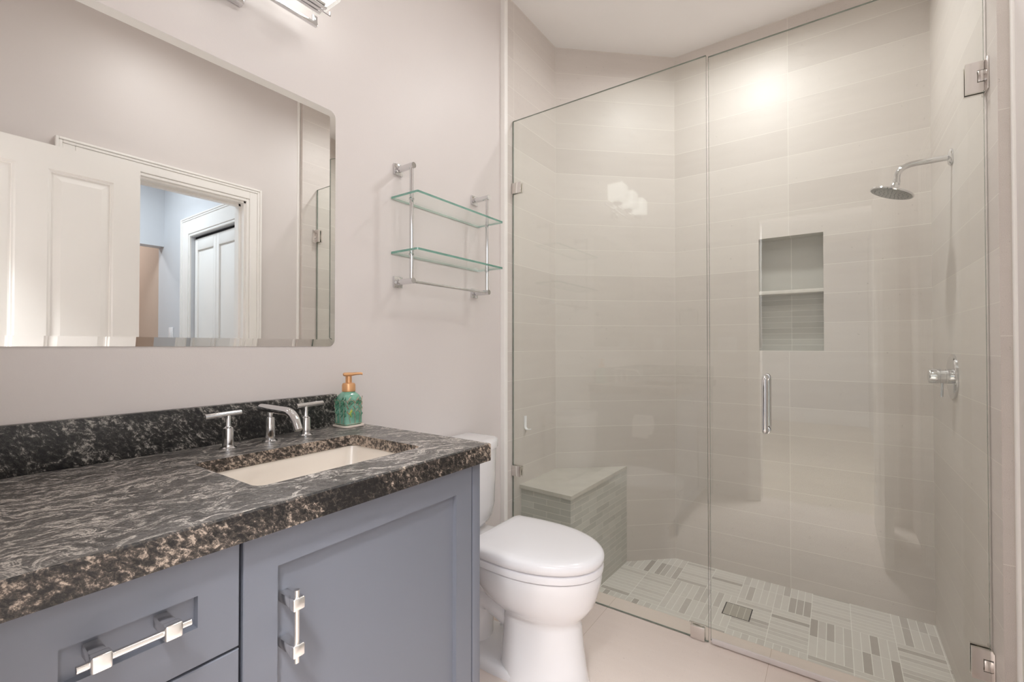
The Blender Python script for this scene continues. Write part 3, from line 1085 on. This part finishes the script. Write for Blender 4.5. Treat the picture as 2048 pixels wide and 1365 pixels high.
for face in (0, 1):
    for (u, v, a0) in ((-0.55, 0.008, 1.75), (0.05, 0.006, 1.45), (0.6, 0.008, 1.2)):
        pts = []
        for i in range(9):
            t = i / 8
            a = a0 + 0.25 * math.sin(3 * t)
            pts.append(on_face(face, max(-0.95, min(0.95, u + 1.4 * t * math.cos(a))), v + 0.072 * t, 0.0005))
        tube(wr, pts, [0.0011 - 0.0006 * i / 8 for i in range(9)], 6)
        for i in range(2, 9, 1):
            t = i / 8
            cu = max(-0.8, min(0.8, u + 1.4 * t * math.cos(a0)))
            s = 1 if i % 2 else -1
            leaf(lf if (face == 0 or i < 3) else wr, face, cu, v + 0.07 * t, PI / 2 + s * 0.75, 0.016, 0.0024)
    for uc in (-0.48, 0.48):
        tube(wr, [on_face(face, uc + 0.5 * math.cos(a), 0.062 + 0.017 * math.sin(a), 0.0004) for a in [PI * i / 10 for i in range(11)]], 0.0008, 6)
    tube(wr, [on_face(face, u_, 0.004, 0.0003) for u_ in (-0.98, 0.0, 0.98)], 0.0008, 6)
    for uc, vc in ((-0.5, 0.064), (0.5, 0.064)):
        for i in range(5):
            leaf(lf, face, uc, vc, PI / 2 + (i - 2) * 0.5, 0.014, 0.0022)
leaf(bd, 1, -0.62, 0.036, 0.9, 0.016, 0.0045)
leaf(bd, 1, -0.60, 0.034, 2.3, 0.009, 0.003)
leaf(bd, 1, -0.58, 0.040, -1.2, 0.016, 0.003)
obj('leaf_relief', lf, 'leaf_green', sd)
obj('stem_relief', wr, 'leaf_wire', sd, label='pewter coloured raised stems and twigs')
obj('flower_relief', bd, 'bird', sd, label='small lime and yellow raised motif')

# ------------------------------------------------------------------ chrome wall shelf with two glass plates
GYL, GYR = 1.149, 1.592
sh = thing('wall_shelf', 'chrome wall rack with two clear glass shelves and a towel bar', 'shelf', (XP, 1.37, 1.366))
PX = 0.056
for y in (GYL, GYR):
    for z in (1.786, 1.366):
        bm = B(); bbox(bm, XP + 0.0002, XP + 0.009, y - 0.021, y + 0.021, z - 0.021, z + 0.021, 0.0015)
        obj('mounting_plate', bm, 'chrome', sh)
        bm = B()
        lathe(bm, (XP + 0.009, y, z), (1, 0, 0), [(0, 0.0112), (0.078, 0.0112), (0.081, 0.0105), (0.081, 0.001)], 20)
        obj('arm', bm, 'chrome', sh)
    bm = B()
    tube(bm, [(PX, y, 1.372), (PX, y, 1.780)], 0.0074, 16)
    for z in (1.4645, 1.667):
        lathe(bm, (PX, y, z - 0.008), (0, 0, 1), [(0, 0.0075), (0.001, 0.0098), (0.0035, 0.0098), (0.0042, 0.0082), (0.0052, 0.0098), (0.009, 0.0098), (0.010, 0.0075)], 18)
    obj('post', bm, 'chrome', sh)
bm = B(); tube(bm, [(PX, GYL, 1.364), (PX, GYR, 1.364)], 0.0055, 16)
obj('towel_bar', bm, 'chrome', sh)
for z in (1.6705, 1.468):
    bm = B()
    poly = [(XP + 0.003, 1.119), (0.116, 1.119), (0.119, 1.122), (0.119, 1.622), (0.116, 1.625), (XP + 0.003, 1.625)]
    prism(bm, poly, z, z + 0.008)
    for f in bm.faces:
        f.normal_update()
        f.material_index = 0 if abs(f.normal.z) > 0.5 else 1
    obj('glass_plate', bm, ['shelf_glass', 'glass_edge'], sh, smooth=False)

# ------------------------------------------------------------------ toilet
TY = 1.375
tl = thing('toilet', 'white two-piece toilet with closed lid beside the vanity', 'toilet', (0.40, TY, 0.0))


def egg(cx, af, ab, w, z, n=40, pf=2.0, pb=2.6):
    """elongated bowl outline: front half reaches af ahead of cx, rear half ab behind it"""
    out = []
    for i in range(n):
        t = 2 * PI * i / n
        c, s = math.cos(t), math.sin(t)
        p = pf if c >= 0 else pb
        a = af if c >= 0 else ab
        out.append((cx + a * math.copysign(abs(c) ** (2 / p), c), TY + w * math.copysign(abs(s) ** (2 / p), s), z))
    return out


bm = B()
secs = [(0.46, 0.184, 0.135, 0.116, 0.000), (0.46, 0.184, 0.135, 0.116, 0.010), (0.46, 0.175, 0.13, 0.109, 0.05), (0.46, 0.164, 0.125, 0.102, 0.13),
        (0.46, 0.158, 0.122, 0.098, 0.195), (0.46, 0.156, 0.124, 0.098, 0.216), (0.455, 0.170, 0.135, 0.110, 0.229), (0.445, 0.200, 0.155, 0.130, 0.250), (0.435, 0.228, 0.18, 0.150, 0.278), (0.43, 0.246, 0.195, 0.165, 0.318),
        (0.43, 0.254, 0.20, 0.172, 0.350), (0.43, 0.257, 0.20, 0.175, 0.372), (0.43, 0.255, 0.198, 0.173, 0.3815), (0.43, 0.246, 0.19, 0.164, 0.3845)]
rings(bm, [egg(*s) for s in secs])
# rear body and deck under the tank
rings(bm, [[(x, y, z) for x, y in rrect(x0, x1, TY - hw, TY + hw, 0.03, 5)] for z, x0, x1, hw in
           ((0.25, 0.06, 0.34, 0.085), (0.30, 0.03, 0.36, 0.105), (0.35, 0.01, 0.36, 0.13), (0.380, 0.005, 0.36, 0.138), (0.3845, 0.01, 0.355, 0.132))])
# trapway bulge and foot
tw_pts = [(0.40, TY, 0.15), (0.33, TY, 0.19), (0.26, TY, 0.22), (0.20, TY, 0.20), (0.17, TY, 0.12), (0.16, TY, 0.0)]
tube(bm, tw_pts, [0.06, 0.07, 0.074, 0.076, 0.074, 0.078], 20)
rings(bm, [egg(0.33, 0.27, 0.25, 0.118 - e, z) for z, e in ((0.0, 0.0), (0.018, 0.0), (0.028, 0.008), (0.03, 0.02))])
obj('bowl', bm, 'ceramic', tl, angle=50)
for s in (-1, 1):
    bm = B()
    lathe(bm, (0.235, TY + s * 0.095, 0.0285), (0, 0, 1), [(0, 0.013), (0.008, 0.013), (0.014, 0.010), (0.016, 0.003)], 18)
    obj('bolt_cap', bm, 'white_plastic', tl)


def lid_outline(g, z, xb=0.252, n=44):
    """egg-shaped front with a squared-off rear edge"""
    pts = []
    for i in range(n + 1):
        t = -PI * 0.60 + 2 * PI * 0.60 * i / n
        c, s_ = math.cos(t), math.sin(t)
        a = 0.260 if c >= 0 else 0.42
        pts.append((0.43 + (a + g) * c, TY + (0.178 + g) * math.copysign(abs(s_) ** 0.97, s_), z))
    hw_ = abs(pts[-1][1] - TY)
    pts += [(xb + 0.01 - g, TY + hw_ - 0.006, z), (xb - g, TY + hw_ - 0.024, z), (xb - g, TY - hw_ + 0.024, z), (xb + 0.01 - g, TY - hw_ + 0.006, z)]
    return pts


bm = B()
rings(bm, [lid_outline(e, z) for z, e in ((0.3855, -0.006), (0.388, -0.001), (0.400, 0.001), (0.409, -0.001), (0.4115, -0.006))])
obj('seat', bm, 'seat', tl, angle=50)
bm = B()
base = lid_outline(0, 0)
rings(bm, [[(0.45 + (x - 0.45) * q, TY + (y - TY) * q, z) for x, y, _z in base] for z, q in
           ((0.4145, 0.975), (0.4165, 1.0), (0.430, 1.012), (0.440, 1.004), (0.4465, 0.975), (0.4505, 0.92), (0.4530, 0.80), (0.4545, 0.55))])
obj('lid', bm, 'seat', tl, angle=60)
for s in (-1, 1):
    bm = B()
    tube(bm, [(0.228, TY + s * 0.09, 0.385), (0.228, TY + s * 0.09, 0.418)], 0.011, 14)
    tube(bm, [(0.230, TY + s * 0.09 - 0.02, 0.416), (0.230, TY + s * 0.09 + 0.02, 0.416)], 0.010, 14)
    obj('hinge', bm, 'seat', tl)


def tank_outline(g, z, nb=14):
    """flat back, straight sides, bowed front"""
    x0, xs_, xf, hw = XP + 0.012, 0.085, 0.180 + g, 0.195 + g
    pts = [(x0, TY - hw + 0.01), (x0 + 0.01, TY - hw)]
    for i in range(nb + 1):
        a = -PI / 2 + PI * i / nb
        pts.append((xs_ + (xf - xs_) * abs(math.cos(a)) ** 0.75, TY + hw * math.copysign(abs(math.sin(a)) ** 0.85, math.sin(a))))
    pts += [(x0 + 0.01, TY + hw), (x0, TY + hw - 0.01)]
    return [(x, y, z) for x, y in pts]


bm = B()
rings(bm, [tank_outline(g, z) for z, g in ((0.385, -0.075), (0.389, -0.055), (0.402, -0.034), (0.43, -0.016), (0.48, -0.006), (0.708, 0.0))])
obj('tank', bm, 'ceramic', tl, angle=50)
bm = B()
rings(bm, [tank_outline(g, z) for z, g in ((0.7085, 0.002), (0.711, 0.007), (0.734, 0.008), (0.742, 0.004), (0.7455, -0.006), (0.7475, -0.03))])
obj('tank_lid', bm, 'ceramic', tl, angle=50)
bm = B()
lathe(bm, (0.155, TY - 0.12, 0.665), (1, -0.25, 0), [(0, 0.012), (0.022, 0.012), (0.025, 0.009)], 16)
tube(bm, [(0.172, TY - 0.124, 0.665), (0.18, TY - 0.06, 0.655)], [0.006, 0.0045], 10)
obj('flush_lever', bm, 'chrome', tl)

# ------------------------------------------------------------------ toilet-paper roll on the vanity's side
bm = B()
bbox(bm, 0.286, 0.312, VY1 + 0.0005, VY1 + 0.008, 0.642, 0.668, 0.002)
tube(bm, [(0.299, VY1 + 0.006, 0.655), (0.299, VY1 + 0.07, 0.655), (0.303, VY1 + 0.074, 0.655), (0.425, VY1 + 0.074, 0.655)], 0.007, 12)
obj('paper_holder', bm, 'chrome', van, label='chrome paper holder on the vanity side')
tr_ = thing('toilet_paper_roll', 'white toilet paper roll on the vanity side, seen reflected in shower glass', 'toilet paper', (0.365, VY1 + 0.074, 0.643))
bm = B()
n = 36
ro, ri, cz, cy_ = 0.056, 0.0071, 0.655, VY1 + 0.074
rg = []
for x, rr in ((0.315, ri), (0.315, ro - 0.002), (0.317, ro), (0.413, ro), (0.415, ro - 0.002), (0.415, ri)):
    rg.append([(x, cy_ + rr * math.cos(2 * PI * i / n), cz + rr * math.sin(2 * PI * i / n)) for i in range(n)])
vr = rings(bm, rg, cap=False)
for i in range(n):
    j = (i + 1) % n
    bm.faces.new((vr[-1][i], vr[-1][j], vr[0][j], vr[0][i]))
obj('roll', bm, 'paper', tr_)
bm = B()
bbox(bm, 0.316, 0.414, cy_ + ro - 0.0012, cy_ + ro + 0.0004, cz - 0.07, cz + 0.002, 0.0004, 1)
obj('loose_sheet', bm, 'paper', tr_)

# ------------------------------------------------------------------ end-wall fittings (seen reflected in the glass)
rg_ = thing('towel_ring', 'chrome square towel ring on the end wall, seen reflected in shower glass', 'towel ring', (0.38, YE, 1.42))
bm = B(); bbox(bm, 0.36, 0.40, YE + 0.0003, YE + 0.009, 1.395, 1.435, 0.002); tube(bm, [(0.38, YE + 0.008, 1.415), (0.38, YE + 0.05, 1.415)], 0.008, 14)
obj('mounting_post', bm, 'chrome', rg_)
bm = B()
q = rrect(0.312, 0.448, 1.285, 1.415, 0.03, 6)
q3 = [(x, YE + 0.045, z) for x, z in q]
tube(bm, q3 + [q3[0], q3[1]], 0.005, 10)
obj('ring', bm, 'chrome', rg_)
for (x0, x1, nm, lb) in ((0.09, 0.165, 'power_outlet', 'white outlet plate on end wall above the counter corner'), (0.585, 0.715, 'light_switch', 'white double switch plate on end wall beside entrance casing')):
    t = thing(nm, lb, 'outlet' if nm == 'power_outlet' else 'switch', ((x0 + x1) / 2, YE, 1.135))
    bm = B(); bbox(bm, x0, x1, YE + 0.0003, YE + 0.006, 1.075, 1.195, 0.002); obj('cover_plate', bm, 'white_plastic', t)
    cs = [(x0 + x1) / 2] if nm == 'power_outlet' else [x0 + 0.035, x1 - 0.035]
    for c in cs:
        bm = B(); bbox(bm, c - 0.016, c + 0.016, YE + 0.005, YE + 0.0095, 1.10, 1.17, 0.0015); obj('rocker' if nm != 'power_outlet' else 'socket', bm, 'white_plastic', t)

# ------------------------------------------------------------------ shower bench
bench = thing('shower_bench', 'low tiled corner bench with pale stone top inside the shower', 'bench', (0.15, 2.25, ZS))
bm = B()
fr = 1.945
prism(bm, [(0.0, fr), (0.285, fr - 0.004), (0.286, YSILL + 0.002), (0.0, YSILL + 0.002)], 0.0005, 0.407)
prism(bm, [(0.0, YSILL + 0.002), (0.286, YSILL + 0.002), (0.312, 2.588), (0.0, 2.302)], ZS, 0.407)
lay = uvlay(bm)
autouv(bm, along_xy)
obj('base', bm, 'strip', bench, smooth=False)
bm = B()
prism(bm, [(0.0, 1.930), (0.303, 1.914), (0.313, 2.588), (0.0, 2.302)], 0.4075, 0.426)
obj('top_slab', bm, 'slab_stone', bench, smooth=False)

# niche shelf
bm = B()
bbox(bm, NX0 + 0.0005, NX1 - 0.0005, YB - 0.002, YB + ND - 0.001, 1.405, 1.423, 0.001)
ns = obj('niche_shelf', bm, 'niche_shelf')
tag(ns, 'pale stone ledge across the middle of the shower niche', 'shelf')

# ------------------------------------------------------------------ tile-in drain
dg = thing('floor_drain', 'square tile-in drain with dark slots in the shower floor', 'drain', (0.927, 2.404, ZS))
dx0, dx1, dy0, dy1 = 0.868, 0.986, 2.345, 2.463
bm = B()
zt = ZS + 0.0006
for (a, b, c, d) in ((dx0, dx0 + 0.005, dy0, dy1), (dx1 - 0.005, dx1, dy0, dy1), (dx0, dx1, dy0, dy0 + 0.003), (dx0, dx1, dy1 - 0.003, dy1)):
    box(bm, a, b, c, d, ZS - 0.0005, zt)
obj('slot', bm, 'grate', dg, smooth=False)
bm = B()
box(bm, dx0 + 0.006, dx1 - 0.006, dy0 + 0.004, dy1 - 0.004, ZS - 0.001, zt + 0.0004)
autouv(bm, along_xy)
strip_d = tile_mat('drain_cover_strips', srgb(176, 171, 160), srgb(190, 185, 175), 0.0285, 0.2, dx0 + 0.005, 2.3, 0.002, grout=srgb(226, 224, 214), speck=0.3)
obj('cover', bm, strip_d, dg, smooth=False)

# ------------------------------------------------------------------ shower glass


def pane(bm, x0, x1, z0, z1, y0=YG, y1=YG + 0.0095):
    fs = box(bm, x0, x1, y0, y1, z0, z1)
    for f in fs:
        f.normal_update()
        f.material_index = 0 if abs(f.normal.y) > 0.5 else 1


fx = thing('fixed_glass_panel', 'fixed clear glass shower panel left of the glass door', 'glass panel', (0.46, YG, 0.0))
bm = B()
pane(bm, 0.004, 0.9125, 0.002, 2.252)
obj('pane', bm, ['glass', 'pane_edge'], fx, smooth=False)
for z in (1.886, 0.488):
    bm = B()
    bbox(bm, 0.0012, 0.054, YG - 0.008, YG - 0.0002, z, z + 0.052, 0.0015)
    bbox(bm, 0.0012, 0.054, YG + 0.0097, YG + 0.018, z, z + 0.052, 0.0015)
    bbox(bm, 0.0002, 0.0038, YG - 0.008, YG + 0.018, z, z + 0.052, 0.0005)
    obj('wall_clamp', bm, 'steel', fx)
bm = B()
bbox(bm, 0.848, 0.900, YG - 0.008, YG - 0.0002, 0.0005, 0.052, 0.0015)
bbox(bm, 0.848, 0.900, YG + 0.0097, YG + 0.018, 0.0005, 0.052, 0.0015)
obj('floor_clamp', bm, 'steel', fx)

dg_ = thing('glass_shower_door', 'hinged clear glass shower door with chrome pull handle', 'shower door', (1.3, YG, 0.012))
bm = B()
pane(bm, 0.9205, 1.6705, 0.012, 2.243)
obj('pane', bm, ['glass', 'pane_edge'], dg_, smooth=False)
bm = B()
bbox(bm, 0.925, 1.668, YG - 0.006, YG - 0.0003, 0.004, 0.024, 0.002)
obj('bottom_sweep', bm, 'sweep', dg_)
for z in (1.866, 0.172):
    bm = B()
    zc_ = z + 0.044
    xl, xr_ = 1.630, 1.6715
    # plate with a notch, front and back
    for (y0, y1) in ((YG - 0.010, YG - 0.0003), (YG + 0.0098, YG + 0.0195)):
        poly = [(xl, z), (xr_, z), (xr_, z + 0.026), (xl + 0.024, z + 0.026), (xl + 0.024, z + 0.062), (xr_, z + 0.062), (xr_, z + 0.088), (xl, z + 0.088)]
        rings(bm, [[(x, y0, zz) for x, zz in poly], [(x, y1, zz) for x, zz in poly]])
    hg = obj('hinge', bm, 'steel', dg_)
    bm = B()
    bbox(bm, xl + 0.0255, 1.6745, YG - 0.012, YG - 0.0004, z + 0.028, z + 0.060, 0.002)
    bbox(bm, 1.6715, 1.6758, YG - 0.028, YG + 0.036, z - 0.002, z + 0.090, 0.0008)
    obj('hinge_leaf', bm, 'steel', hg)
bm = B()
HX, yo = 1.1115, YG - 0.050
pts = [(HX, YG - 0.0003, 1.018)] + arc((HX, yo + 0.012, 1.018), (HX, yo, 1.018), (HX, yo, 1.004), 6) + arc((HX, yo, 0.843), (HX, yo, 0.829), (HX, yo + 0.012, 0.829), 6) + [(HX, YG - 0.0003, 0.829)]
tube(bm, pts, 0.0095, 18)
yi = YG + 0.0595
pts = [(HX, YG + 0.0098, 1.018)] + arc((HX, yi - 0.012, 1.018), (HX, yi, 1.018), (HX, yi, 1.004), 6) + arc((HX, yi, 0.843), (HX, yi, 0.829), (HX, yi - 0.012, 0.829), 6) + [(HX, YG + 0.0098, 0.829)]
tube(bm, pts, 0.0095, 18)
for z in (1.018, 0.829):
    lathe(bm, (HX, YG - 0.0002, z), (0, -1, 0), [(0, 0.0125), (0.004, 0.0125), (0.005, 0.010)], 20)
    lathe(bm, (HX, YG + 0.0097, z), (0, 1, 0), [(0, 0.0125), (0.004, 0.0125), (0.005, 0.010)], 20)
obj('pull_handle', bm, 'chrome', dg_)

# ------------------------------------------------------------------ shower head, valve, hook
SY = 2.346
s_h = thing('rain_shower', 'chrome rain shower head on a bent arm, right shower wall', 'shower head', (XR, SY, 1.838))
bm = B(); lathe(bm, (XR - 0.0003, SY, 1.838), (-1, 0, 0), [(0, 0.031), (0.004, 0.031), (0.009, 0.026), (0.012, 0.012), (0.013, 0.0105)], 28); obj('flange', bm, 'chrome', s_h)
bm = B()
tube(bm, [(XR - 0.005, SY, 1.838), (1.60, SY, 1.838)] + arc((1.575, SY, 1.838), (1.522, SY, 1.836), (1.518, SY, 1.80), 10) + [(1.5165, SY, 1.775)], 0.0110, 18)
obj('arm', bm, 'chrome', s_h)
hd = Vector((-0.36, 0.0, -0.93)).normalized()
hc = Vector((1.516, SY, 1.776))
bm = B()
lathe(bm, hc, (0, 0, -1), [(-0.012, 0.0125), (0.004, 0.0125), (0.006, 0.011)], 20)
bmesh.ops.recalc_face_normals(bm, faces=bm.faces[:])
lathe(bm, hc + Vector((0, 0, -0.002)), hd, [(0, 0.011), (0.006, 0.0145), (0.022, 0.017), (0.026, 0.022), (0.029, 0.035), (0.034, 0.062), (0.038, 0.0715), (0.042, 0.073), (0.045, 0.0715)], 36)
obj('head', bm, 'chrome', s_h)
bm = B()
lathe(bm, hc + Vector((0, 0, -0.002)) + hd * 0.0448, hd, [(0, 0.0685), (0.001, 0.0685), (0.0015, 0.066)], 36)
dd, uu, vv = frame_of(hd)
cc = hc + Vector((0, 0, -0.002)) + hd * 0.0455
for ring_r, cnt in ((0.012, 6), (0.026, 12), (0.04, 18), (0.055, 24)):
    for i in range(cnt):
        a = 2 * PI * i / cnt
        lathe(bm, cc + (uu * math.cos(a) + vv * math.sin(a)) * ring_r, hd, [(0, 0.0022), (0.0022, 0.0016), (0.0025, 0.0006)], 6)
obj('nozzle_face', bm, 'grey_panel', s_h)

vz, vy = 1.015, 2.35
vt = thing('shower_valve', 'round chrome shower valve with lever, right shower wall', 'shower valve', (XR, vy, vz))
bm = B(); lathe(bm, (XR - 0.0003, vy, vz), (-1, 0, 0), [(0, 0.084), (0.006, 0.084), (0.009, 0.081), (0.010, 0.075), (0.0102, 0.03)], 44); obj('cover_plate', bm, 'chrome', vt)
bm = B(); lathe(bm, (XR - 0.008, vy, vz), (-1, 0, 0), [(0, 0.028), (0.016, 0.028), (0.0165, 0.0262), (0.018, 0.0262), (0.0185, 0.028), (0.032, 0.028), (0.0325, 0.0262), (0.034, 0.0262), (0.0345, 0.028), (0.060, 0.028), (0.063, 0.0265), (0.064, 0.022)], 32); obj('handle_body', bm, 'chrome', vt)
bm = B(); tube(bm, [(XR - 0.0335, vy, vz - 0.026), (XR - 0.0345, vy, vz - 0.079)], [0.005, 0.0046], 14); obj('lever', bm, 'chrome', vt)

bm = B()
prof = [(0.0006, 0.768), (0.0006, 0.715)] + [tuple(p[:2]) for p in arc((0.0006, 0.715, 0), (0.001, 0.697, 0), (0.018, 0.697, 0), 6)][1:] + [(0.034, 0.7005)]
th = 0.0035
hw = 0.0095
ro = []
for i, (x, z) in enumerate(prof):
    a = Vector(prof[min(i + 1, len(prof) - 1)]) - Vector(prof[max(i - 1, 0)])
    a.normalize()
    nx, nz_ = -a.y, a.x
    if nx < 0 and i < 2:
        nx, nz_ = -nx, -nz_
    ww = hw * (1 if i < 6 else 0.85)
    ro.append([(x, 1.981 - ww, z), (x, 1.981 + ww, z), (x + nx * th, 1.981 + ww, z + nz_ * th), (x + nx * th, 1.981 - ww, z + nz_ * th)])
rings(bm, ro)
hk = obj('wall_hook', bm, 'white_plastic')
tag(hk, 'small white plastic hook on the left shower wall', 'hook')
